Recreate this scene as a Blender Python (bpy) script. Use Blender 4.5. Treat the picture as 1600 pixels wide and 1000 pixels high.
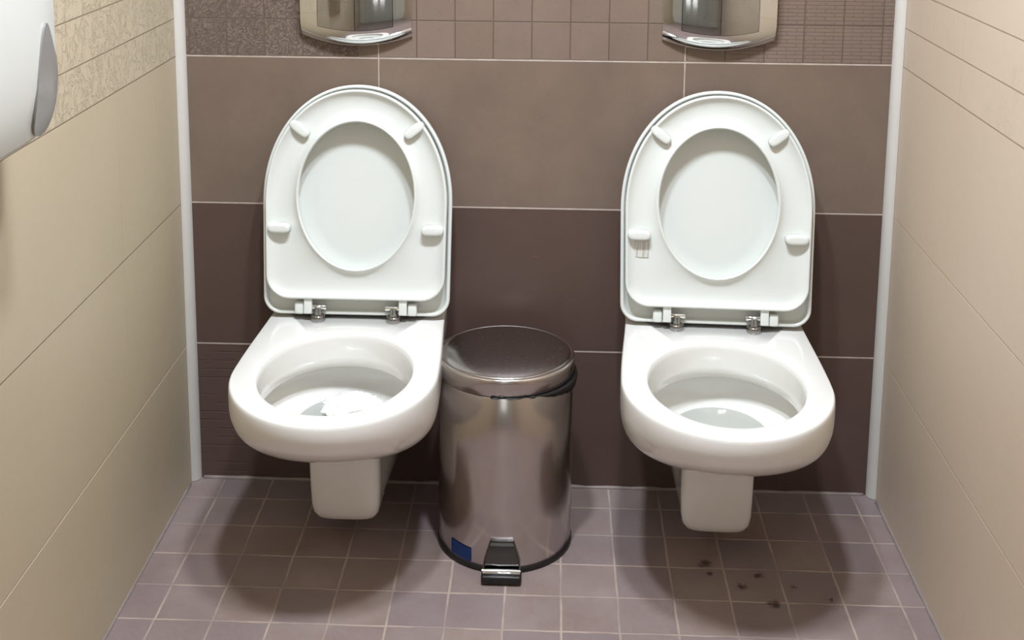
import bpy, bmesh, math, random
from mathutils import Vector, Matrix, noise
random.seed(4)
S = bpy.context.scene
COL = S.collection
for o in list(bpy.data.objects): bpy.data.objects.remove(o)
PI = math.pi

# ---------------------------------------------------------------- camera
F, PX, PY = 1964.0, 786.7, 77.4          # focal length and principal point of the cropped photo, in px of 1600x1000
a, b, c = 0.1729, -0.0386, 0.0070        # pitch down, yaw, roll
fwd = Vector((math.sin(b)*math.cos(a), math.cos(b)*math.cos(a), -math.sin(a)))
rt = Vector((math.cos(b), -math.sin(b), 0)); up = rt.cross(fwd)
r2 = rt*math.cos(c) + up*math.sin(c); u2 = -rt*math.sin(c) + up*math.cos(c)
cd = bpy.data.cameras.new('camera'); cam = bpy.data.objects.new('camera', cd); COL.objects.link(cam)
M = Matrix(((r2.x, u2.x, -fwd.x, 0.0469), (r2.y, u2.y, -fwd.y, -2.4305), (r2.z, u2.z, -fwd.z, 1.3494), (0, 0, 0, 1)))
cam.matrix_world = M
cd.sensor_fit = 'HORIZONTAL'; cd.sensor_width = 36; cd.lens = F/1600*36
cd.shift_x = (800-PX)/1600; cd.shift_y = -(500-PY)/1600
cd.clip_start = 0.02
S.camera = cam
# ---------------------------------------------------------------- world, lamps, exposure
w = bpy.data.worlds.new('world'); S.world = w; w.use_nodes = True
w.node_tree.nodes['Background'].inputs[0].default_value = (0.9, 0.93, 1, 1)
w.node_tree.nodes['Background'].inputs[1].default_value = 0.15
LAMPS = [(-0.155, -1.02), (0.155, -1.02)]; CEIL = 2.42
def area(name, loc, sx, sy, power, col, rot=(0, 0, 0)):
    l = bpy.data.lights.new(name, 'AREA'); l.shape = 'RECTANGLE'; l.size = sx; l.size_y = sy
    l.energy = power; l.color = col
    o = bpy.data.objects.new(name, l); COL.objects.link(o); o.location = loc; o.rotation_euler = rot
    return o
for x, y in LAMPS:
    area('lamp_light', (x, y, CEIL-0.035), 0.10, 0.20, 20, (0.90, 0.99, 1.10))
area('fill_light', (0.05, -2.75, CEIL-0.04), 0.55, 0.55, 1.5, (0.90, 0.99, 1.10))  # added weak fill from behind the camera, no known lamp there
V = S.view_settings
V.view_transform = 'Standard'; V.look = 'None'; V.gamma = 1; V.use_curve_mapping = False
V.exposure = 0.46

# ---------------------------------------------------------------- material helpers
def srgb(r, g, b_):
    f = lambda v: (v/255/12.92) if v/255 <= .04045 else ((v/255+.055)/1.055)**2.4
    return (f(r), f(g), f(b_), 1)
class NT:
    def __init__(s, name):
        m = bpy.data.materials.new(name); m.use_nodes = True; s.m = m; s.t = m.node_tree
        s.b = s.t.nodes['Principled BSDF']
    def n(s, typ, **kw):
        nd = s.t.nodes.new(typ)
        for k, v in kw.items(): setattr(nd, k, v)
        return nd
    def put(s, sock, v):
        if isinstance(v, bpy.types.NodeSocket): s.t.links.new(v, sock)
        elif v is not None: sock.default_value = v
    def math(s, op, a_, b_=None, c_=None, clamp=False):
        nd = s.n('ShaderNodeMath', operation=op); nd.use_clamp = clamp
        s.put(nd.inputs[0], a_); s.put(nd.inputs[1], b_); s.put(nd.inputs[2], c_)
        return nd.outputs[0]
    def mix(s, f, c1, c2):
        nd = s.n('ShaderNodeMix', data_type='RGBA')
        s.put(nd.inputs[0], f); s.put(nd.inputs[6], c1); s.put(nd.inputs[7], c2); return nd.outputs[2]
    def pos(s):
        g = s.n('ShaderNodeTexCoord'); x = s.n('ShaderNodeSeparateXYZ'); s.t.links.new(g.outputs['Object'], x.inputs[0])
        s.co = g.outputs['Object']; return x.outputs
    def vec(s, x, y, z):
        nd = s.n('ShaderNodeCombineXYZ')
        for i, v in enumerate((x, y, z)): s.put(nd.inputs[i], v)
        return nd.outputs[0]
    def noise(s, vec, scale, detail=4, rough=.55, dist=0.0):
        nd = s.n('ShaderNodeTexNoise'); s.put(nd.inputs['Vector'], vec)
        nd.inputs['Scale'].default_value = scale; nd.inputs['Detail'].default_value = detail
        nd.inputs['Roughness'].default_value = rough; nd.inputs['Distortion'].default_value = dist
        return nd.outputs[0]
    def mr(s, v, a0, a1, b0=0.0, b1=1.0):
        nd = s.n('ShaderNodeMapRange'); s.put(nd.inputs[0], v)
        for i, q in enumerate((a0, a1, b0, b1)): nd.inputs[i+1].default_value = q
        return nd.outputs[0]
    def lines(s, v, org, step, wd, soft=.0006):
        """1 on lines of width wd at org + k*step"""
        t = s.math('DIVIDE', s.math('SUBTRACT', v, org), step)
        f = s.math('FRACT', s.math('ADD', t, 0.5))
        d = s.math('MULTIPLY', s.math('ABSOLUTE', s.math('SUBTRACT', f, 0.5)), step)
        return s.mr(d, wd/2-soft/2, wd/2+soft/2, 1, 0)
    def cell(s, v, org, step): return s.math('FLOOR', s.math('DIVIDE', s.math('SUBTRACT', v, org), step))
    def one(s, v, at, wd, soft=.0006):
        d = s.math('ABSOLUTE', s.math('SUBTRACT', v, at)); return s.mr(d, wd/2-soft/2, wd/2+soft/2, 1, 0)
    def gt(s, v, t): return s.math('GREATER_THAN', v, t)
    def lt(s, v, t): return s.math('LESS_THAN', v, t)
    def mul(s, *a_):
        r = a_[0]
        for q in a_[1:]: r = s.math('MULTIPLY', r, q)
        return r
    def mx(s, *a_):
        r = a_[0]
        for q in a_[1:]: r = s.math('MAXIMUM', r, q)
        return r
    def bump(s, h, dist, strength=1.0, prev=None):
        nd = s.n('ShaderNodeBump'); nd.inputs['Distance'].default_value = dist; nd.inputs['Strength'].default_value = strength
        s.put(nd.inputs['Height'], h)
        if prev is not None: s.put(nd.inputs['Normal'], prev)
        return nd.outputs[0]
    def fin(s, col=None, rough=None, normal=None, metal=None, spec=None):
        s.put(s.b.inputs['Base Color'], col); s.put(s.b.inputs['Roughness'], rough)
        if normal is not None: s.put(s.b.inputs['Normal'], normal)
        s.put(s.b.inputs['Metallic'], metal); s.put(s.b.inputs['Specular IOR Level'], spec)
        return s.m
def simple(name, col, rough=.5, metal=0.0, nscale=40, namt=.06, bumpd=0.0, coat=0.0):
    s = NT(name); s.pos()
    nz = s.noise(s.co, nscale, 3)
    dark = tuple(v*(1-namt) for v in col[:3])+(1,)
    cc = s.mix(nz, dark, col)
    s.b.inputs['Coat Weight'].default_value = coat; s.b.inputs['Coat Roughness'].default_value = .05
    return s.fin(cc, rough, s.bump(nz, bumpd) if bumpd else None, metal)

Z1, ROW, XJ, XL, XR, SUB = 0.9043, 0.302, -0.2935, -0.694, 0.7253, 0.0755

def mat_back():
    s = NT('brown_wall_tile'); x, y, z = s.pos()
    # big tiles 60 x 30; the row above Z1 and the bottom left tile are relief tiles of 7.5 cm cells
    hz = s.lines(z, Z1, ROW, .0032)
    row = s.cell(z, Z1, ROW)                      # 0 above Z1, -1, -2, -3
    vt1 = s.mul(s.lines(x, XJ, .602, .0026), s.gt(z, Z1-ROW))
    grout = s.mx(hz, vt1)
    top = s.gt(z, Z1)
    bot = s.mul(s.lt(z, Z1-2*ROW), s.lt(x, XJ+.02))
    rel = s.mx(top, bot)
    sx = s.lines(x, XJ, SUB, .0022); sz = s.lines(z, Z1, SUB, .0024)
    wn = s.n('ShaderNodeTexWhiteNoise', noise_dimensions='2D')
    s.put(wn.inputs['Vector'], s.vec(s.cell(x, XJ, SUB), s.cell(z, Z1, SUB), 0))
    rnd = wn.outputs[0]
    wt = s.n('ShaderNodeTexWhiteNoise', noise_dimensions='2D')
    s.put(wt.inputs['Vector'], s.vec(s.cell(x, XJ, .602), row, 0))
    # relief patterns
    left = s.mul(s.lt(x, XJ-.04), top); right = s.mul(s.gt(x, XJ+.602+.09), top)
    scr = s.noise(s.co, 85, 5, .7, 1.6)
    scr_line = s.mr(s.math('ABSOLUTE', s.math('SUBTRACT', scr, .5)), 0, .05, 1, 0)
    br = s.n('ShaderNodeTexBrick'); s.put(br.inputs['Vector'], s.vec(x, z, 0))
    br.inputs['Scale'].default_value = 1; br.inputs['Brick Width'].default_value = .036; br.inputs['Row Height'].default_value = .00755
    br.inputs['Mortar Size'].default_value = .0011; br.inputs['Mortar Smooth'].default_value = .4
    brick = br.outputs['Fac']
    slat = s.mul(s.lines(z, Z1, SUB/4, .0022), s.mr(s.noise(s.vec(s.math('MULTIPLY', x, 14), s.math('MULTIPLY', z, 60), 0), 1, 2), .48, .6))
    cmix = s.math('ADD', s.mul(scr_line, left, 1.2), s.math('ADD', s.mul(brick, right, .7), s.mul(slat, bot, 1.0)))
    mid = s.mul(s.math('SUBTRACT', 1, left), s.math('SUBTRACT', 1, right), s.math('SUBTRACT', 1, bot))
    cmix = s.math('ADD', cmix, s.mul(s.mr(scr, .58, .68), mid, .35))
    groove = s.mul(s.math('ADD', s.mul(s.mx(sz, s.mul(sx, top)), 1.0), s.mul(cmix, .8), clamp=True), rel)
    big = s.noise(s.co, 5, 4, .6); fine = s.noise(s.co, 130, 3, .6)
    base = s.mix(s.mr(big, .3, .7), srgb(112, 96, 84), srgb(131, 114, 100))
    base = s.mix(s.mul(fine, .35), base, srgb(100, 85, 76))
    base = s.mix(s.mul(wt.outputs[0], .25), base, srgb(118, 98, 90))
    base = s.mix(s.mul(rnd, rel, .30), base, srgb(140, 121, 110))
    low = s.mr(z, Z1-ROW-.001, Z1-ROW+.001, .78, 0)                # the two lower courses are a darker, redder batch of tile
    base = s.mix(low, base, srgb(78, 58, 54))
    scratch = s.mr(s.noise(s.vec(s.math('MULTIPLY', x, 30), s.math('MULTIPLY', z, 260), 0), 1, 2, .5), .73, .78)
    base = s.mix(s.mul(scratch, .2), base, srgb(160, 145, 135))
    base = s.mix(s.mul(groove, .55), base, srgb(72, 58, 50))
    gcol = s.mix(s.mr(s.noise(s.co, 30, 3), .3, .7), srgb(176, 160, 148), srgb(205, 192, 180))
    col = s.mix(s.mul(grout, .85), base, gcol)
    h = s.math('SUBTRACT', s.math('SUBTRACT', 1, s.mul(groove, .7)), s.mul(grout, .5))
    h = s.math('ADD', h, s.mul(scr, left, .5))
    nm = s.bump(h, .0012, .8); nm = s.bump(fine, .0003, .5, nm)
    return s.fin(col, s.math('ADD', s.mr(fine, .3, .7, .33, .45), s.mul(rel, .12)), nm, spec=.4)

def mat_side(side):
    s = NT('beige_wall_tile_'+side); x, y, z = s.pos()
    hz = s.lines(z, Z1, ROW, .0024, .001)
    low = s.lt(z, Z1-1.5*ROW)
    vt = s.mul(s.lines(y, -.36, .602, .0016, .001), .35)
    top = s.gt(z, Z1)
    sz = s.mul(s.lines(z, Z1, SUB, .0026, .001), top)
    big = s.noise(s.co, 3, 3); fine = s.noise(s.co, 60, 5, .7)
    if side == 'left':
        c1, c2, dk = srgb(181, 167, 141), srgb(190, 177, 153), srgb(128, 110, 88)
    else:
        c1, c2, dk = srgb(196, 178, 157), srgb(204, 187, 168), srgb(140, 118, 98)
    base = s.mix(big, c1, c2)
    scr = s.noise(s.vec(x, s.math('MULTIPLY', y, 1.6), z), 32 if side == 'left' else 20, 4, .65, 1.2)
    ln = s.mr(s.math('ABSOLUTE', s.math('SUBTRACT', scr, .52)), 0, .05 if side == 'left' else .018, 1, 0)
    if side == 'right': ln = s.mul(ln, s.mr(s.noise(s.co, 9, 2), .52, .6), .6)
    pits = s.mul(ln, top, .42 if side == 'left' else .5)
    base = s.mix(s.mul(top, .35), base, srgb(205, 192, 168) if side == 'left' else c2)
    base = s.mix(s.mul(pits, .5), base, dk)
    hk = 1.0 if side == 'left' else .12
    g_hi = s.mix(s.mul(s.mx(s.mul(s.mx(hz, vt), s.math('SUBTRACT', 1, low), s.mx(hk, s.gt(z, Z1-.02))), s.mul(sz, .9)), .75), base, dk)
    col = s.mix(s.mul(hz, low, .7 if side == 'left' else .15), g_hi, srgb(225, 212, 185))
    h = s.math('SUBTRACT', 1, s.mx(s.mul(s.mx(hz, sz), .6), s.mul(pits, 1.0)))
    nm = s.bump(s.math('ADD', h, s.mul(scr, top, .8)), .0016 if side == 'left' else .0006, .9)
    return s.fin(col, s.mr(fine, .3, .7, .38, .5), nm, spec=.35)

def mat_floor():
    s = NT('mauve_floor_mosaic'); x, y, z = s.pos()
    T = .1004
    wob = s.math('MULTIPLY', s.math('SUBTRACT', s.noise(s.co, 12, 2), .5), .004)
    xx = s.math('ADD', x, wob); yy = s.math('ADD', y, wob)
    g = s.mx(s.lines(xx, -.6255, T, .0042, .0015), s.lines(yy, -.081, T, .0042, .0015))
    wn = s.n('ShaderNodeTexWhiteNoise', noise_dimensions='2D')
    s.put(wn.inputs['Vector'], s.vec(s.cell(x, -.6255, T), s.cell(y, -.081, T), 0))
    big = s.noise(s.co, 7, 4, .6); fine = s.noise(s.co, 110, 4, .65)
    base = s.mix(s.mr(big, .3, .7), srgb(133, 114, 107), srgb(153, 137, 131))
    base = s.mix(s.mul(wn.outputs[0], .6), base, srgb(126, 113, 118))
    base = s.mix(s.mul(s.mr(fine, .45, .75), .3), base, srgb(158, 140, 130))
    worn = s.mr(s.noise(s.co, 9, 3), .40, .60, .25, .8)
    col = s.mix(s.mul(g, worn), base, srgb(186, 168, 155))
    # loose dirt: drips and scuffs under the right toilet
    dirt = None
    for (px, py, r) in [(.347, -.265, .016), (.352, -.300, .008), (.440, -.300, .012), (.405, -.335, .011), (.455, -.385, .014), (.50, -.33, .007), (.56, -.37, .006)]:
        d = s.math('SQRT', s.math('ADD', s.math('POWER', s.math('SUBTRACT', x, px), 2), s.math('POWER', s.math('SUBTRACT', y, py), 2)))
        d = s.math('ADD', d, s.math('MULTIPLY', s.math('SUBTRACT', s.noise(s.co, 90, 3), .5), .03))
        q = s.mr(d, r*.3, r, .8, 0); dirt = q if dirt is None else s.mx(dirt, q)
    col = s.mix(dirt, col, srgb(52, 34, 30))
    h = s.math('SUBTRACT', 1, s.mul(g, .8))
    nm = s.bump(h, .0012, .7); nm = s.bump(fine, .0004, .6, nm)
    return s.fin(col, s.mr(fine, .3, .7, .34, .5), nm, spec=.4)

CER = simple('white_ceramic', srgb(231, 229, 224), .10, nscale=6, namt=.02, coat=.4)
PLA = simple('white_seat_plastic', srgb(218, 221, 216), .20, nscale=6, namt=.015)
CHR = simple('chrome', (.80, .80, .79, 1), .05, 1.0, nscale=20, namt=.03)
GLOSS = simple('white_enamel', srgb(226, 226, 222), .35, nscale=8, namt=.03)
PVC = simple('white_pvc_trim', srgb(207, 203, 196), .4, nscale=30, namt=.06)
WPL = simple('white_dispenser_plastic', srgb(205, 206, 201), .3, nscale=5, namt=.02)
GRY = simple('smoked_grey_plastic', srgb(140, 137, 134), .22, nscale=12, namt=.18)
BLK = simple('black_rubber', srgb(22, 20, 22), .45, nscale=60, namt=.3, bumpd=.0003)
BAG = simple('black_bag_film', srgb(26, 23, 25), .3, nscale=40, namt=.3, bumpd=.002)
BLU = simple('blue_sticker', srgb(44, 80, 150), .4, nscale=300, namt=.25)
SEAL = simple('pale_sealant', srgb(158, 144, 138), .5, nscale=25, namt=.35, bumpd=.001)
DARK = simple('dark_gap', srgb(30, 27, 26), .5)
CEILM = simple('white_ceiling_paint', srgb(225, 222, 214), .8, nscale=20, namt=.04)
DOORM = simple('pale_grey_door_laminate', srgb(190, 190, 180), .4, nscale=4, namt=.04)
PAPER = simple('white_tissue', srgb(245, 244, 240), .8, nscale=60, namt=.06, bumpd=.002)
DCHR = simple('dark_chrome_hinge', (.30, .29, .28, 1), .12, 1.0)
def m_steel():
    s = NT('polished_steel'); x, y, z = s.pos()
    nz = s.noise(s.vec(s.math('MULTIPLY', x, 1), s.math('MULTIPLY', y, 1), s.math('MULTIPLY', z, .15)), 14, 3)
    return s.fin(s.mix(nz, (.50, .46, .44, 1), (.60, .56, .54, 1)), s.mr(nz, .3, .7, .15, .24), s.bump(nz, .002, .35), 1.0)
STEEL = m_steel()
def m_lid():
    s = NT('dark_polished_steel'); s.pos(); nz = s.noise(s.co, 160, 4, .7)
    return s.fin(s.mix(nz, (.36, .33, .32, 1), (.46, .42, .41, 1)), s.mr(nz, .3, .7, .16, .28), None, 1.0)
LIDM = m_lid()
def m_water():
    s = NT('water'); s.pos(); nz = s.noise(s.co, 25, 2)
    t = s.t; tr = s.n('ShaderNodeBsdfTransparent'); tr.inputs[0].default_value = (.89, .90, .89, 1)
    gl = s.n('ShaderNodeBsdfGlossy'); gl.inputs['Roughness'].default_value = .03
    bp = s.bump(nz, .0015, .3); t.links.new(bp, gl.inputs['Normal'])
    fr = s.n('ShaderNodeFresnel'); fr.inputs['IOR'].default_value = 1.33
    mx = s.n('ShaderNodeMixShader'); ge = s.n('ShaderNodeNewGeometry'); s.put(mx.inputs[0], s.mul(fr.outputs[0], s.math('SUBTRACT', 1, ge.outputs['Backfacing']))); t.links.new(tr.outputs[0], mx.inputs[1]); t.links.new(gl.outputs[0], mx.inputs[2])
    t.links.new(mx.outputs[0], t.nodes['Material Output'].inputs['Surface']); return s.m
WATER = m_water()
def m_sticker():
    s = NT('worn_clear_label'); x, y, z = s.pos()
    nz = s.noise(s.vec(s.math('MULTIPLY', x, 300), s.math('MULTIPLY', y, 120), 0), 1, 3, .6)
    return s.fin(s.mix(s.mul(s.mr(nz, .5, .56), .55), srgb(214, 214, 208), srgb(150, 148, 142)), .35)
STK = m_sticker()
def m_emit():
    s = NT('lit_diffuser'); s.b.inputs['Emission Color'].default_value = (1, .97, .92, 1)
    s.b.inputs['Emission Strength'].default_value = 6; return s.fin(srgb(245, 243, 238), .4)
EMIT = m_emit()
def m_glow_panel():  # made-up glow, added to give bright bars in the flush plate reflections
    s = NT('added_glow_panel'); s.b.inputs['Emission Color'].default_value = (.95, .98, 1, 1)
    s.b.inputs['Emission Strength'].default_value = 1.2; return s.fin(srgb(225, 228, 230), .4)
GLOW = m_glow_panel()

# ---------------------------------------------------------------- mesh helpers
def obj(name, bm, mat, parent=None, smooth=True, angle=None):
    bmesh.ops.recalc_face_normals(bm, faces=bm.faces)
    me = bpy.data.meshes.new(name); bm.to_mesh(me); bm.free()
    me.materials.append(mat)
    if smooth:
        for p in me.polygons: p.use_smooth = True
        if angle is not None: me.set_sharp_from_angle(angle=math.radians(angle))
    o = bpy.data.objects.new(name, me); COL.objects.link(o)
    if parent: o.parent = parent
    return o
def tag(o, label, cat, group=None):
    o['label'] = label; o['category'] = cat
    if group: o['group'] = group
    return o
def thing(name, label, cat, loc=(0, 0, 0), rotz=0, group=None):
    o = bpy.data.objects.new(name, None); COL.objects.link(o); o.location = loc; o.rotation_euler = (0, 0, rotz)
    o.empty_display_size = .05
    return tag(o, label, cat, group)
def struct(o): o['kind'] = 'structure'; return o
def box(bm, lo, hi, bev=0.0, seg=3):
    g = bmesh.ops.create_cube(bm, size=1)
    vs = g['verts']
    for v in vs: v.co = Vector([lo[i]+(v.co[i]+.5)*(hi[i]-lo[i]) for i in range(3)])
    if bev:
        es = list({e for v in vs for e in v.link_edges})
        bmesh.ops.bevel(bm, geom=es, offset=bev, segments=seg, profile=.5, affect='EDGES', clamp_overlap=True)
def loft(bm, loops, cap0=False, cap1=False, closed=True):
    vl = [[bm.verts.new(p) for p in L] for L in loops]
    n = len(loops[0])
    for A, B in zip(vl, vl[1:]):
        for i in range(n if closed else n-1):
            j = (i+1) % n
            try: bm.faces.new((A[i], A[j], B[j], B[i]))
            except ValueError: pass
    for flag, L in ((cap0, vl[0]), (cap1, vl[-1])):
        if flag:
            cc = bm.verts.new(sum((v.co for v in L), Vector())/n)
            for i in range(n): bm.faces.new((L[i], L[(i+1) % n], cc))
    return vl
def tube(bm, pts, r, seg=12, cap=True):
    pts = [Vector(p) for p in pts]; loops = []
    for i, p in enumerate(pts):
        d = (pts[min(i+1, len(pts)-1)]-pts[max(i-1, 0)]).normalized()
        q = d.orthogonal().normalized() if i == 0 else (q-d*q.dot(d)).normalized()
        e = d.cross(q); rr = r[i] if isinstance(r, (list, tuple)) else r
        loops.append([p+(q*math.cos(t)+e*math.sin(t))*rr for t in [2*PI*k/seg for k in range(seg)]])
    loft(bm, loops, cap, cap)

# ---------------------------------------------------------------- room shell
YB, ZC = -3.5, CEIL
def slab(name, lo, hi, mat):
    bm = bmesh.new(); box(bm, lo, hi); return struct(obj(name, bm, mat, smooth=False))
slab('floor', (XL-.1, YB-.1, -.08), (XR+.1, .1, 0), mat_floor())
slab('wall_back', (XL-.1, 0, 0), (XR+.1, .1, ZC), mat_back())
slab('wall_left', (XL-.1, YB, 0), (XL, 0, ZC), mat_side('left'))
slab('wall_right', (XR, YB, 0), (XR+.1, 0, ZC), mat_side('right'))
slab('wall_front', (XL-.1, YB-.1, 0), (XR+.1, YB, ZC), simple('beige_plain_tile', srgb(205, 200, 186), .4))
slab('ceiling', (XL-.1, YB-.1, ZC), (XR+.1, .1, ZC+.08), CEILM)
# door behind the camera, with two added glowing panels for the chrome to reflect
bm = bmesh.new(); box(bm, (-.42, YB, 0.01), (.42, YB+.04, 2.05), .004); d = struct(obj('door_1', bm, DOORM, angle=30))
bm = bmesh.new()
box(bm, (-.49, YB, 0), (-.425, YB+.055, 2.12), .005); box(bm, (.425, YB, 0), (.49, YB+.055, 2.12), .005); box(bm, (-.49, YB, 2.055), (.49, YB+.055, 2.12), .005)
obj('door_frame', bm, PVC, d, angle=30)
bm = bmesh.new(); box(bm, (-.27, YB+.036, .55), (-.13, YB+.043, 1.75), .002); obj('glow_panel', bm, GLOW, d, angle=40)
bm = bmesh.new(); box(bm, (-.06, YB+.036, .55), (.08, YB+.043, 1.75), .002); obj('glow_panel', bm, GLOW, d, angle=40)
bm = bmesh.new(); tube(bm, [(.34, YB+.04, 1.02), (.34, YB+.09, 1.02), (.33, YB+.1, 1.02), (.23, YB+.1, 1.02)], .009); obj('door_handle', bm, CHR, d)
# corner trims: quarter-round pvc strips
def corner(name, x, sgn):
    bm = bmesh.new(); R = .0195; prof = [(0, 0)]
    prof += [(R*(1-.0)*math.cos(t)*1.0, R*math.sin(t)) for t in [PI/2*k/8 for k in range(9)]]
    lo = []
    for z in (0.001, 1.0, ZC-.001):
        lo.append([Vector((x+sgn*(.0005+px*.85), -.0005-py, z)) for px, py in prof])
    loft(bm, lo, True, True); return struct(obj(name, bm, PVC, angle=50))
corner('trim_1', XL, 1); corner('trim_2', XR, -1)
# sealant beads where the floor meets the walls
def bead(name, p0, p1, r, n=60):
    bm = bmesh.new(); P = []; R = []
    for i in range(n+1):
        t = i/n; p = Vector(p0).lerp(Vector(p1), t); P.append(p); R.append(r*(.75+.5*noise.noise(p*25+Vector((3, 1, 7)))))
    tube(bm, P, R, 8); return struct(obj(name, bm, SEAL))
bead('trim_3', (XL+.022, -.001, .001), (XR-.022, -.001, .001), .006)
bead('trim_4', (XL+.001, -.03, .001), (XL+.001, -2.3, .001), .004)
bead('trim_5', (XR-.001, -.03, .001), (XR-.001, -2.3, .001), .005)

# ---------------------------------------------------------------- toilets
N = 96
def sgnpow(v, p): return math.copysign(abs(v)**p, v)
# local frame: x right, y to the wall (wall at y=0), z up; front is -y
def pan_outline(z, wf, wb, yf, ym, e=2.0, yb=-.001, rc=.004):
    """closed outline: front half superellipse from ym to yf with half width wf, straight sides to the wall with half width wb"""
    pts = []
    nf = 56
    for i in range(nf+1):
        t = PI*i/nf
        pts.append(Vector((wf*sgnpow(math.cos(t), 2/e), ym-(ym-yf)*sgnpow(math.sin(t), 2/e), z)))
    # pts runs from +x to -x through the front; then back along -x side to wall and along wall
    ns = 14
    for i in range(1, ns+1):
        t = i/ns; s_ = t*t*(3-2*t)
        pts.append(Vector((-(wf+(wb-wf)*s_), ym+(yb-ym)*t, z)))
    nb = N-(nf+1)-2*ns
    for i in range(1, nb+1):
        t = i/(nb+1); pts.append(Vector((-wb+2*wb*t, yb, z)))
    for i in range(ns, 0, -1):
        t = i/ns; s_ = t*t*(3-2*t)
        pts.append(Vector(((wf+(wb-wf)*s_), ym+(yb-ym)*t, z)))
    return pts
HC = (-.340)           # centre of the bowl opening
def ring_like(outer, hw, hd, cy, z, e=2.0):
    out = []
    for p in outer:
        t = math.atan2((p.y-cy)/hd, p.x/hw)
        out.append(Vector((hw*sgnpow(math.cos(t), 2/e), cy+hd*sgnpow(math.sin(t), 2/e), z)))
    return out
def make_pan(parent):
    bm = bmesh.new()
    top = pan_outline(.400, .1795, .1675, -.5515, -.345)
    secs = [
        (.0765, .036, .048, -.235, -.20, 4), (.066, .048, .058, -.250, -.20, 4.5), (.060, .0, .0, 0, 0, 0)]
    # outer sections: z, half width front, half width at wall, y front, y mid, exponent
    O = [(.3990, .1818, .1692, -.5540, -.345, 2.0), (.3965, .1833, .1702, -.5555, -.345, 2.0), (.392, .1840, .171, -.5563, -.345, 2.0), (.384, .1845, .171, -.5568, -.345, 2.0), (.373, .1845, .171, -.5560, -.345, 2.0), (.360, .1845, .171, -.5525, -.345, 2.0),
         (.347, .184, .170, -.5455, -.345, 2.0), (.334, .1825, .168, -.5340, -.342, 2.0), (.321, .180, .165, -.5185, -.340, 2.05), (.308, .175, .161, -.499, -.336, 2.1),
         (.296, .168, .156, -.477, -.332, 2.1), (.284, .158, .149, -.453, -.325, 2.15), (.273, .146, .141, -.427, -.315, 2.2), (.263, .132, .133, -.400, -.305, 2.3),
         (.254, .116, .125, -.372, -.29, 2.5), (.246, .098, .117, -.343, -.275, 2.8), (.239, .083, .110, -.318, -.26, 3.4), (.233, .0735, .105, -.301, -.245, 4.2),
         (.225, .069, .101, -.291, -.24, 4.8), (.205, .0672, .098, -.286, -.235, 5), (.170, .0665, .093, -.282, -.235, 5), (.130, .066, .084, -.279, -.235, 5), (.100, .065, .077, -.276, -.235, 5),
         (.083, .063, .073, -.273, -.23, 5), (.071, .058, .068, -.267, -.225, 4.5), (.064, .050, .060, -.257, -.22, 4), (.0605, .038, .048, -.243, -.215, 3.5)]
    outer = [top]+[pan_outline(z, a1, b1, c1, d1, e1) for z, a1, b1, c1, d1, e1 in O]
    inner = [ring_like(top, .146, .182, HC, .4003), ring_like(top, .1395, .1745, HC, .3998), ring_like(top, .1365, .1705, HC, .3965),
             ring_like(top, .1350, .1690, HC, .388), ring_like(top, .1335, .1670, HC, .352), ring_like(top, .1330, .1665, HC, .336),
             ring_like(top, .1350, .1690, HC+.002, .3325), ring_like(top, .1560, .185, HC+.014, .3305), ring_like(top, .1590, .183, HC+.018, .324),
             ring_like(top, .1560, .172, HC+.026, .308), ring_like(top, .145, .160, HC+.036, .295), ring_like(top, .128, .149, HC+.045, .283),
             ring_like(top, .108, .127, HC+.062, .272), ring_like(top, .087, .104, HC+.077, .262), ring_like(top, .067, .080, HC+.090, .252),
             ring_like(top, .052, .058, HC+.099, .244), ring_like(top, .03, .034, HC+.100, .239)]
    loft(bm, outer[::-1]+inner, True, True)
    o = obj('pan', bm, CER, parent)
    return o
LIDL, TILT = .452, math.radians(8.5)
# seat assembly frame: u across, v up the raised lid from the hinge, n towards the viewer
def uvn(u, v, n_, base=(0, -.098, .409)):
    ct, st = math.cos(TILT), math.sin(TILT)
    return Vector((base[0]+u, base[1]+v*st-n_*ct, base[2]+v*ct+n_*st))
def dline(w, v0, v1, rc, vm=.222):
    """D outline (u, v): rounded bottom corners at v0, arch from vm to v1"""
    P = []
    na = 60
    for i in range(na+1):
        t = PI*i/na; P.append((w*sgnpow(math.cos(t), .97), vm+(v1-vm)*sgnpow(math.sin(t), .97)))
    ns = 10
    wb = w*.985
    for i in range(1, ns): t = i/ns; P.append((-(w+(wb-w)*t), vm+(v0+rc-vm)*t))
    nc = 8
    for i in range(nc+1): t = PI/2*i/nc; P.append((-wb+rc-rc*math.cos(t), v0+rc-rc*math.sin(t)))
    nb = 12
    for i in range(1, nb): t = i/nb; P.append((-wb+rc+(2*wb-2*rc)*t, v0))
    for i in range(nc+1): t = PI/2*i/nc; P.append((wb-rc+rc*math.sin(t), v0+rc-rc*math.cos(t)))
    for i in range(ns-1, 0, -1): t = i/ns; P.append(((w+(wb-w)*t), vm+(v0+rc-vm)*t))
    return P
def inset(P, d, cen=(0, .22)):
    """offset a closed polyline inwards by d along its normals"""
    n = len(P); out = []
    for i in range(n):
        ax, ay = P[i-1]; bx, by = P[(i+1) % n]; dx, dy = bx-ax, by-ay; L = math.hypot(dx, dy) or 1
        nx, ny = -dy/L, dx/L
        if (cen[0]-P[i][0])*nx+(cen[1]-P[i][1])*ny < 0: nx, ny = -nx, -ny
        out.append((P[i][0]+nx*d, P[i][1]+ny*d))
    return out
HU, HV, HVC = .1145, .145, .237       # hole half width/height/centre
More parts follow.
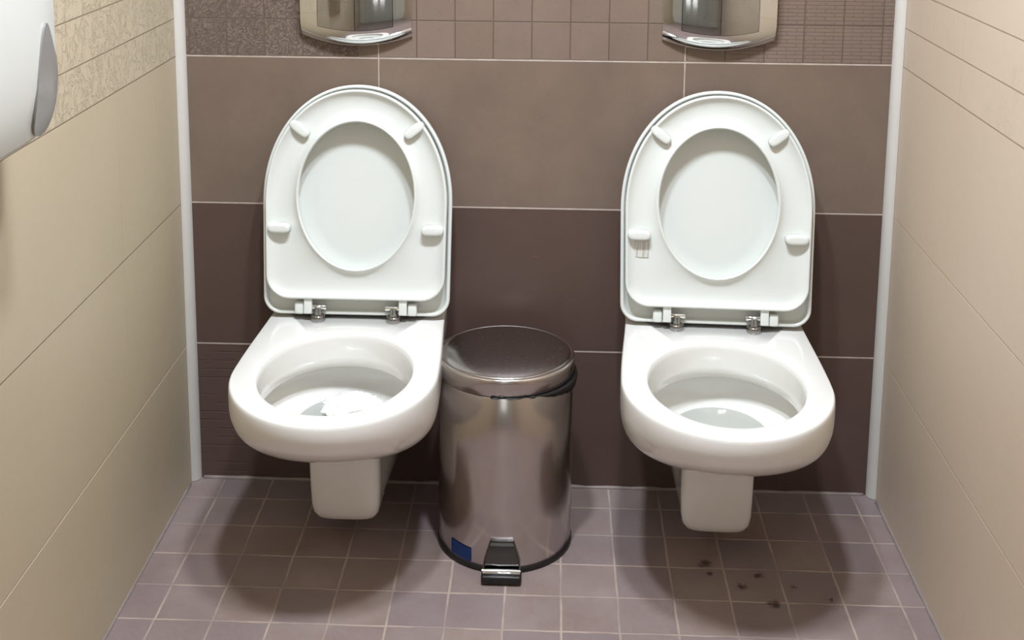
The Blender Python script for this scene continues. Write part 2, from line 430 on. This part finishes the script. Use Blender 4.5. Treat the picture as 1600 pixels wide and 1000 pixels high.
def make_lid(parent):
    bm = bmesh.new(); D = dline(.186, .0, LIDL, .034)
    L = [(.010, -.016), (.003, -.013), (0.0, -.008), (0.0, .004), (.0012, .0062), (.0035, .0068), (.006, .006), (.0075, .003), (.0085, -.002), (.012, -.005), (.03, -.006)]
    loops = [[uvn(u, v, n_) for u, v in inset(D, d_)] for d_, n_ in L]
    def ell(sc, n_):
        out = []
        for u, v in D:
            t = math.atan2((v-HVC)/HV, u/HU); out.append(uvn(HU*sc*math.cos(t), HVC-.010*min(1, (1.12-sc)*4)+HV*sc*math.sin(t)-(.02 if sc < 1 and math.sin(t) > 0 else 0)*math.sin(max(0, t))*(1.0-sc)*5 , n_))
        return out
    loops = [[uvn(u*.5, .22+(v-.22)*.5, -.0235) for u, v in D]]+loops+[ell(1.12, -.0065), ell(1.04, -.0085), ell(.98, -.0115), ell(.90, -.0145), ell(.84, -.0160), ell(.78, -.0165), ell(.4, -.0165)]
    loft(bm, loops, True, True)
    return obj('lid', bm, PLA, parent)
def make_seat(parent):
    bm = bmesh.new(); D = dline(.1775, .034, LIDL-.008, .046, .222)
    n0, n1 = .010, .027
    def hole(P, du, n_):
        out = []
        for u, v in P:
            t = math.atan2((v-HVC)/HV, u/HU); out.append(uvn((HU+du)*math.cos(t), HVC+(HV+du)*math.sin(t), n_))
        return out
    seq = []
    for d_, n_ in [(.004, n0), (.001, n0+.002), (0, n0+.005), (0, n1-.003), (.0008, n1-.001), (.0025, n1), (.0045, n1-.0005), (.006, n1-.0022), (.0085, n1-.0045), (.013, n1-.0078), (.019, n1-.0102), (.026, n1-.0115)]:
        seq.append([uvn(u, v, n_) for u, v in inset(D, d_)])
    for k, (f, dn) in enumerate([(.3, -.0118), (.52, -.0112), (.75, -.0090), (.9, -.0058)]):
        A = inset(D, .026); L = []
        for (u, v) in A:
            t = math.atan2((v-HVC)/HV, u/HU); hu, hv = (HU+.003)*math.cos(t), HVC+(HV+.003)*math.sin(t)
            L.append(uvn(u+(hu-u)*f, v+(hv-v)*f, n1+dn))
        seq.append(L)
    P0 = D
    for du, n_ in [(.004, n1-.0030), (.0022, n1-.0012), (.0006, n1-.001), (-.0012, n1-.003), (-.002, n1-.007), (-.001, n0+.002), (.003, n0)]:
        seq.append(hole(P0, du, n_))
    loft(bm, seq+[seq[0]])
    bmesh.ops.remove_doubles(bm, verts=bm.verts, dist=1e-6)
    s = obj('seat', bm, PLA, parent)
    # four rubbery bumpers under the seat
    def bumper(u, v, ang, l, w_, h):
        bm = bmesh.new(); lo = []
        ca, sa = math.cos(ang), math.sin(ang)
        for k, (sc, hh) in enumerate([(1.08, 0), (1.0, .25), (.99, .7), (.93, .9), (.80, 1.0), (.4, 1.03)]):
            L = []
            for i in range(28):
                t = 2*PI*i/28
                a_ = (l/2 - (1-sc)*w_*.5)*sgnpow(math.cos(t), .55); b_ = w_/2*sc*sgnpow(math.sin(t), .75)
                L.append(uvn(u+a_*ca-b_*sa, v+a_*sa+b_*ca, n1-.0115+hh*(h+.002)))
            lo.append(L)
        loft(bm, lo, True, True); return obj('bumper', bm, PLA, s)
    bumper(-.150, .172, 0, .044, .019, .016); bumper(.150, .172, 0, .044, .019, .016)
    bumper(-.112, .366, math.radians(-38), .044, .019, .011); bumper(.112, .366, math.radians(38), .044, .019, .011)
    return s
def ubox(bm, u0, u1, v0, v1, n0, n1, bev=.0015):
    g = bmesh.ops.create_cube(bm, size=1); vs = g['verts']
    for v in vs:
        c0 = v.co.copy(); v.co = uvn(u0+(c0.x+.5)*(u1-u0), v0+(c0.y+.5)*(v1-v0), n0+(c0.z+.5)*(n1-n0))
    es = list({e for v in vs for e in v.link_edges})
    bmesh.ops.bevel(bm, geom=es, offset=bev, segments=3, profile=.5, affect='EDGES')
def make_hinge(parent, sg):
    e = bpy.data.objects.new('hinge', None); COL.objects.link(e); e.parent = parent; e.empty_display_size = .02
    bm = bmesh.new(); ubox(bm, sg*.093-.008, sg*.093+.008, .004, .036, .006, .022, .002); obj('seat_lug', bm, PLA, e, angle=40)
    bm = bmesh.new(); ubox(bm, sg*.111-.009, sg*.111+.009, .002, .026, .000, .018, .004); obj('lid_lug', bm, PLA, e, angle=40)
    bm = bmesh.new(); tube(bm, [uvn(sg*.058, .016, .012), uvn(sg*.059, .016, .012), uvn(sg*.087, .016, .012)], [.0046, .0052, .0052], 20); obj('hinge_pin', bm, CHR, e, angle=40)
    bm = bmesh.new()
    p = uvn(sg*.074, .016, .012)
    lo = []
    for z, r in [(.4005, .0140), (.402, .0145), (.4075, .0145), (.4105, .0135), (.4125, .0105), (.4135, .0080), (p.z, .0070)]:
        lo.append([Vector((p.x+r*math.cos(t), p.y-.002+r*math.sin(t), z)) for t in [2*PI*k/24 for k in range(24)]])
    loft(bm, lo, True, True); obj('hinge_post', bm, DCHR, e, angle=40)
    return e
def make_toilet(label, loc, rotz):
    t = thing('wall_hung_toilet', label, 'toilet', loc, rotz, 'wall-hung toilets side by side')
    make_pan(t); make_lid(t); make_seat(t); make_hinge(t, -1); make_hinge(t, 1)
    return t
def copy_tree(o, parent=None):
    c_ = o.copy(); COL.objects.link(c_); c_.parent = parent
    for ch in list(o.children): copy_tree(ch, c_)
    return c_
TL = make_toilet('white wall-hung toilet with raised lid, left of the pedal bin, crumpled paper in its bowl', (-.3285, 0, 0), 0)
TR = copy_tree(TL); TR['label'] = 'white wall-hung toilet with raised lid, right of the pedal bin, worn sticker on seat'
TR.location = (.3745, -.008, 0); TR.rotation_euler = (0, 0, -.040)
# worn label under the left bumper of the right-hand seat
seatR = [c_ for c_ in TR.children if c_.name.startswith('seat')][0]
bm = bmesh.new(); ubox(bm, -.1655, -.131, .128, .160, .0158, .0172, .0003); sk = obj('sticker', bm, STK, seatR, angle=30); sk['label'] = 'small worn paper sticker with grey print'
# water in the bowls
def water(x, y, rot, label):
    bm = bmesh.new(); L = [[Vector((rx*math.cos(t), HC+cy_+ry*math.sin(t), z)) for t in [2*PI*k/64 for k in range(64)]] for rx, ry, cy_, z in [(.0500, .056, .099, .2445), (.0660, .079, .090, .2525), (.0860, .103, .077, .2625), (.0905, .1080, .0745, .2645)]]
    loft(bm, L, True, True); o = obj('water', bm, WATER, angle=30); o.location = (x, y, 0); o.rotation_euler = (0, 0, rot)
    return tag(o, label, 'water')
water(-.3285, 0, 0, 'shallow clear water in the bowl of the toilet left of the bin')
water(.3745, -.008, -.04, 'shallow clear water in the bowl of the toilet right of the bin')
# crumpled tissue
bm = bmesh.new(); bmesh.ops.create_icosphere(bm, subdivisions=5, radius=1)
for v in bm.verts:
    q = v.co.copy(); k = 1+.42*noise.noise(q*1.7+Vector((5, 2, 1)))+.22*abs(noise.noise(q*5))+.1*noise.noise(q*11)
    v.co = Vector((q.x*.052*k, q.y*.040*k, q.z*.013*k))
o = obj('crumpled_tissue', bm, PAPER); o.location = (-.318, -.222, .2775); o.rotation_euler = (.05, .05, .3)
tag(o, 'crumpled white toilet paper floating in the bowl of the toilet left of the bin', 'toilet paper')

# ---------------------------------------------------------------- pedal bin
BX, BY, BR = -.031, -.190, .1275
def circ(r, z, cx=0, cy=0, n=72): return [Vector((cx+r*math.cos(t), cy+r*math.sin(t), z)) for t in [2*PI*k/n for k in range(n)]]
bin_ = thing('pedal_bin', 'round polished steel pedal bin standing between the two toilets', 'bin', (BX, BY, 0))
bm = bmesh.new(); loft(bm, [circ(BR-.004, .002), circ(BR+.001, .0025), circ(BR+.002, .005), circ(BR+.002, .009), circ(BR, .0115)], True, True); obj('base_ring', bm, BLK, bin_, angle=40)
bm = bmesh.new(); loft(bm, [circ(BR-.006, .0105), circ(BR-.001, .0105), circ(BR, .012), circ(BR, .12), circ(BR, .23), circ(BR, .342), circ(BR-.0015, .344), circ(BR-.004, .344), circ(BR-.004, .30)]); obj('bin_body', bm, STEEL, bin_, angle=40)
LT = Matrix.Rotation(math.radians(0.0), 4, 'X')
bm = bmesh.new(); loft(bm, [circ(BR-.012, .3465), circ(BR+.001, .3465), circ(BR+.0025, .348), circ(BR+.0028, .374), circ(BR+.0018, .3775), circ(BR-.001, .3795), circ(BR-.004, .3796), circ(BR-.0055, .3785)]); obj('lid_rim', bm, STEEL, bin_, angle=60)
bm = bmesh.new(); loft(bm, [circ((BR-.0055)*math.cos(t)+1e-4, .3780+.011*math.sin(t)) for t in [PI/2*k/14 for k in range(15)]][:14]+[circ(.004, .3891)], False, True); obj('lid', bm, LIDM, bin_)
bm = bmesh.new(); box(bm, (-.03, BR-.004, .325), (.03, BR+.012, .365), .004); obj('lid_hinge', bm, BLK, bin_, angle=40)
# pedal: tapered steel-fronted housing and a rubber tread
ped = bpy.data.objects.new('pedal', None); COL.objects.link(ped); ped.parent = bin_; ped.empty_display_size = .02
bm = bmesh.new(); lo = []
for z, hw, yo in [(.064, .021, .001), (.065, .022, -.005), (.061, .024, -.009), (.042, .030, -.014), (.0265, .034, -.017)]:
    lo.append([Vector((sx*hw, -BR+dy, z)) for sx, dy in [(-1, .012), (-1, yo+.002), (-.92, yo), (0, yo-.001), (.92, yo), (1, yo+.002), (1, .012)]])
loft(bm, lo, True, True); obj('pedal_housing', bm, simple('dark_chrome', (.11, .105, .105, 1), .15, 1.0), ped, angle=30)
bm = bmesh.new(); tube(bm, [(-.035, -BR-.030, .0245), (.035, -BR-.030, .0245)], .0028, 10); box(bm, (-.034, -BR-.034, .019), (.034, -BR+.004, .0235), .0015); obj('pedal_plate', bm, CHR, ped, angle=40)
bm = bmesh.new(); box(bm, (-.0365, -BR-.041, .0035), (.0365, -BR-.006, .019), .004); obj('pedal_tread', bm, BLK, ped, angle=40)
# blue sticker hugging the body
bm = bmesh.new(); A = []; 
for z in (.0165, .026, .035, .044):
    A.append([Vector(((BR+.0007)*math.cos(t), (BR+.0007)*math.sin(t), z-.003*k/10)) for k, t in enumerate([math.radians(221+22*k/10) for k in range(11)])])
loft(bm, A, closed=False); g = bmesh.ops.solidify(bm, geom=bm.faces[:], thickness=.0004); o = obj('sticker', bm, BLU, bin_, angle=30); o['label'] = 'small blue sticker at the foot of the bin'
# bag poking out under the lid on the right
bm = bmesh.new(); lo = []
K = 70
for k in range(K+1):
    t = math.radians(-100+130*k/K); s_ = k/K
    am = .004+.010*math.sin(PI*min(1, max(0, (s_-.25)/.75)))**.6 if s_ > .25 else .003
    am += .004*abs(noise.noise(Vector((k*.35, 0, 0))))
    zt = .3465; zb = zt-.003-.016*max(0, math.sin(PI*max(0, (s_-.3)/.7)))-.004*noise.noise(Vector((k*.3, 4, 0)))
    ro = BR+.0015+am*.35
    pr = [(BR+.0015, zt+.0005), (ro+.001, zt-.001), (ro+.0018, (zt+zb)/2), (ro, zb), (BR+.0012, zb+.001), (BR+.0008, (zt+zb)/2)]
    lo.append([Vector((r*math.cos(t), r*math.sin(t), z)) for r, z in pr])
loft(bm, lo, True, True); o = obj('bin_liner', bm, BAG); o.location = (BX, BY, 0)
tag(o, 'thin black plastic bag edge sticking out under the pedal bin lid', 'bin bag')

# ---------------------------------------------------------------- flush plates
def flush_plate(label, xc, rot=0):
    t = thing('flush_plate', label, 'flush plate', (xc, 0, 1.04), 0, 'chrome flush plates above the toilets')
    W, H0, H1 = .1085, -.092, .092
    def zb(x): return H0-.018*(1-(x/W)**2)
    def zt(x): return H1+.018*(1-(x/W)**2)
    def yy(x, f):      # convex face: f 0..1 from bottom to top
        e = .020*(1-(x/W)**2); k = min(1, f/.30, (1-f)/.30); k = max(0, k)
        d = min(f, 1-f)*(zt(x)-zb(x)); k2 = max(0, min(1, d/.036))
        return -.003-e*.6-.007*math.sin(k*PI/2)-.015*(1-(1-k2)**2)
    bm = bmesh.new(); NX, NZ = 48, 48; g = []
    for j in range(NZ+1):
        f = j/NZ
        g.append([bm.verts.new((W*(2*i/NX-1), yy(W*(2*i/NX-1), f), zb(W*(2*i/NX-1))*(1-f)+zt(W*(2*i/NX-1))*f)) for i in range(NX+1)])
    for j in range(NZ):
        for i in range(NX): bm.faces.new((g[j][i], g[j][i+1], g[j+1][i+1], g[j+1][i]))
    # skirt back to the wall
    rim = [g[0][i] for i in range(NX+1)]+[g[j][NX] for j in range(1, NZ+1)]+[g[NZ][i] for i in range(NX-1, -1, -1)]+[g[j][0] for j in range(NZ-1, 0, -1)]
    bk = [bm.verts.new((v.co.x, -.0008, v.co.z)) for v in rim]
    for i in range(len(rim)):
        j = (i+1) % len(rim); bm.faces.new((rim[i], rim[j], bk[j], bk[i]))
    obj('plate', bm, CHR, t, angle=50)
    for (x0, x1) in ((-.073, -.0006), (.0006, .073)):
        def mk(off, mat, nm, x0=x0, x1=x1, grow=0.0, par=t):
            bm = bmesh.new(); g = []; A = x0-grow; B = x1+grow
            for j in range(25):
                row = []
                for i in range(17):
                    x = A+(B-A)*i/16; z0 = zb(x)+.034-grow; z1 = zt(x)-.034+grow; z = z0+(z1-z0)*j/24
                    f = (z-zb(x))/(zt(x)-zb(x)); row.append(bm.verts.new((x, yy(x, f)-off, z)))
                g.append(row)
            for j in range(24):
                for i in range(16): bm.faces.new((g[j][i], g[j][i+1], g[j+1][i+1], g[j+1][i]))
            bmesh.ops.solidify(bm, geom=bm.faces[:], thickness=.001)
            return obj(nm, bm, mat, par, angle=40)
        b_ = mk(.0022, CHR, 'flush_button')
        mk(.0008, DARK, 'button_gap', grow=.0011, par=b_)
    return t
flush_plate('chrome dual flush plate on the brown tiles above the toilet left of the bin', -.3345)
flush_plate('chrome dual flush plate on the brown tiles above the toilet right of the bin', .3705)

# ---------------------------------------------------------------- paper dispenser on the left wall
DI = thing('paper_dispenser', 'large white wall dispenser with grey window on the left wall', 'dispenser', (XL, -1.0, 1.10))
DX = .098
def face_x(y, z):     # local y,z -> protrusion
    a_ = min(1, abs(y)/.17); b_ = min(1, abs(z-.015)/.17)
    return DX*(1-.05*a_**6)*(1-.22*b_**4)
bm = bmesh.new(); lo = []
def dout(y0, y1, z0, z1, n_=64, e=6):
    cy, cz, hy, hz = (y0+y1)/2, (z0+z1)/2, (y1-y0)/2, (z1-z0)/2
    return [(cy+hy*sgnpow(math.cos(t), 2/e), cz+hz*sgnpow(math.sin(t), 2/e)) for t in [2*PI*k/n_ for k in range(n_)]]
for sc, ex in [(1.0, None), (1.0, .6), (1.0, .90), (.995, .96), (.98, .99), (.95, 1.0), (.6, 1.0), (.3, 1.0)]:
    P = dout(-.17, .170, -.150, .18); L = []
    for y, z in P:
        y2, z2 = y*sc, .015+(z-.015)*sc
        L.append(Vector((.0006 if ex is None else face_x(y2, z2)*ex, y2, z2)))
    lo.append(L)
loft(bm, lo, True, True); obj('dispenser_cover', bm, WPL, DI, angle=50)
# smoked window on the face
win = [(.128, .010), (.148, -.03), (.163, -.058), (.164, -.10), (.150, -.140), (.122, -.146), (.089, -.132), (.088, -.083), (.100, -.035), (.112, -.008)]
bm = bmesh.new()
def fx(y, z):
    sy = max(abs(y)/.17, abs(z-.015)/.165)
    k = 1.0 if sy < .95 else 1-.03*((sy-.95)/.05)**2
    return face_x(y, z)*k+.0022
# smooth outline
def smooth_poly(P, it=3):
    for _ in range(it):
        Q = []
        for i in range(len(P)):
            p, q = P[i], P[(i+1) % len(P)]; Q += [(p[0]*.75+q[0]*.25, p[1]*.75+q[1]*.25), (p[0]*.25+q[0]*.75, p[1]*.25+q[1]*.75)]
        P = Q
    return P
P = smooth_poly(win); cy = sum(p[0] for p in P)/len(P); cz = sum(p[1] for p in P)/len(P)
lo = [[Vector((fx(y, z)-.004, y, z)) for y, z in P]]
for k in (1.0, .75, .5, .25): lo.append([Vector((fx(cy+(y-cy)*k, cz+(z-cz)*k), cy+(y-cy)*k, cz+(z-cz)*k)) for y, z in P])
loft(bm, lo, False, True); o = obj('window_panel', bm, GRY, DI, angle=50); o['label'] = 'smoked grey window'

# ---------------------------------------------------------------- ceiling lamps and added fill panel
for i, (x, y) in enumerate(LAMPS):
    t = thing('ceiling_lamp', 'slim white ceiling lamp above the toilets', 'lamp', (x, y, CEIL), 0, 'ceiling lamps over the toilets')
    bm = bmesh.new(); box(bm, (-.07, -.13, -.025), (.07, .13, -.0005), .004); obj('housing', bm, GLOSS, t, angle=40)
    bm = bmesh.new(); box(bm, (-.055, -.115, -.030), (.055, .115, -.0255), .002); obj('diffuser', bm, EMIT, t, angle=40)
t = thing('added_fill_panel', 'added square ceiling panel for the fill light, unseen behind the camera', 'lamp', (0.05, -2.75, CEIL))  # invented fixture, added as a body for the fill light
bm = bmesh.new(); box(bm, (-.3, -.3, -.025), (.3, .3, -.0005), .004); obj('housing', bm, GLOSS, t, angle=40)
bm = bmesh.new(); box(bm, (-.28, -.28, -.030), (.28, .28, -.0255), .002); obj('diffuser', bm, CEILM, t, angle=40)
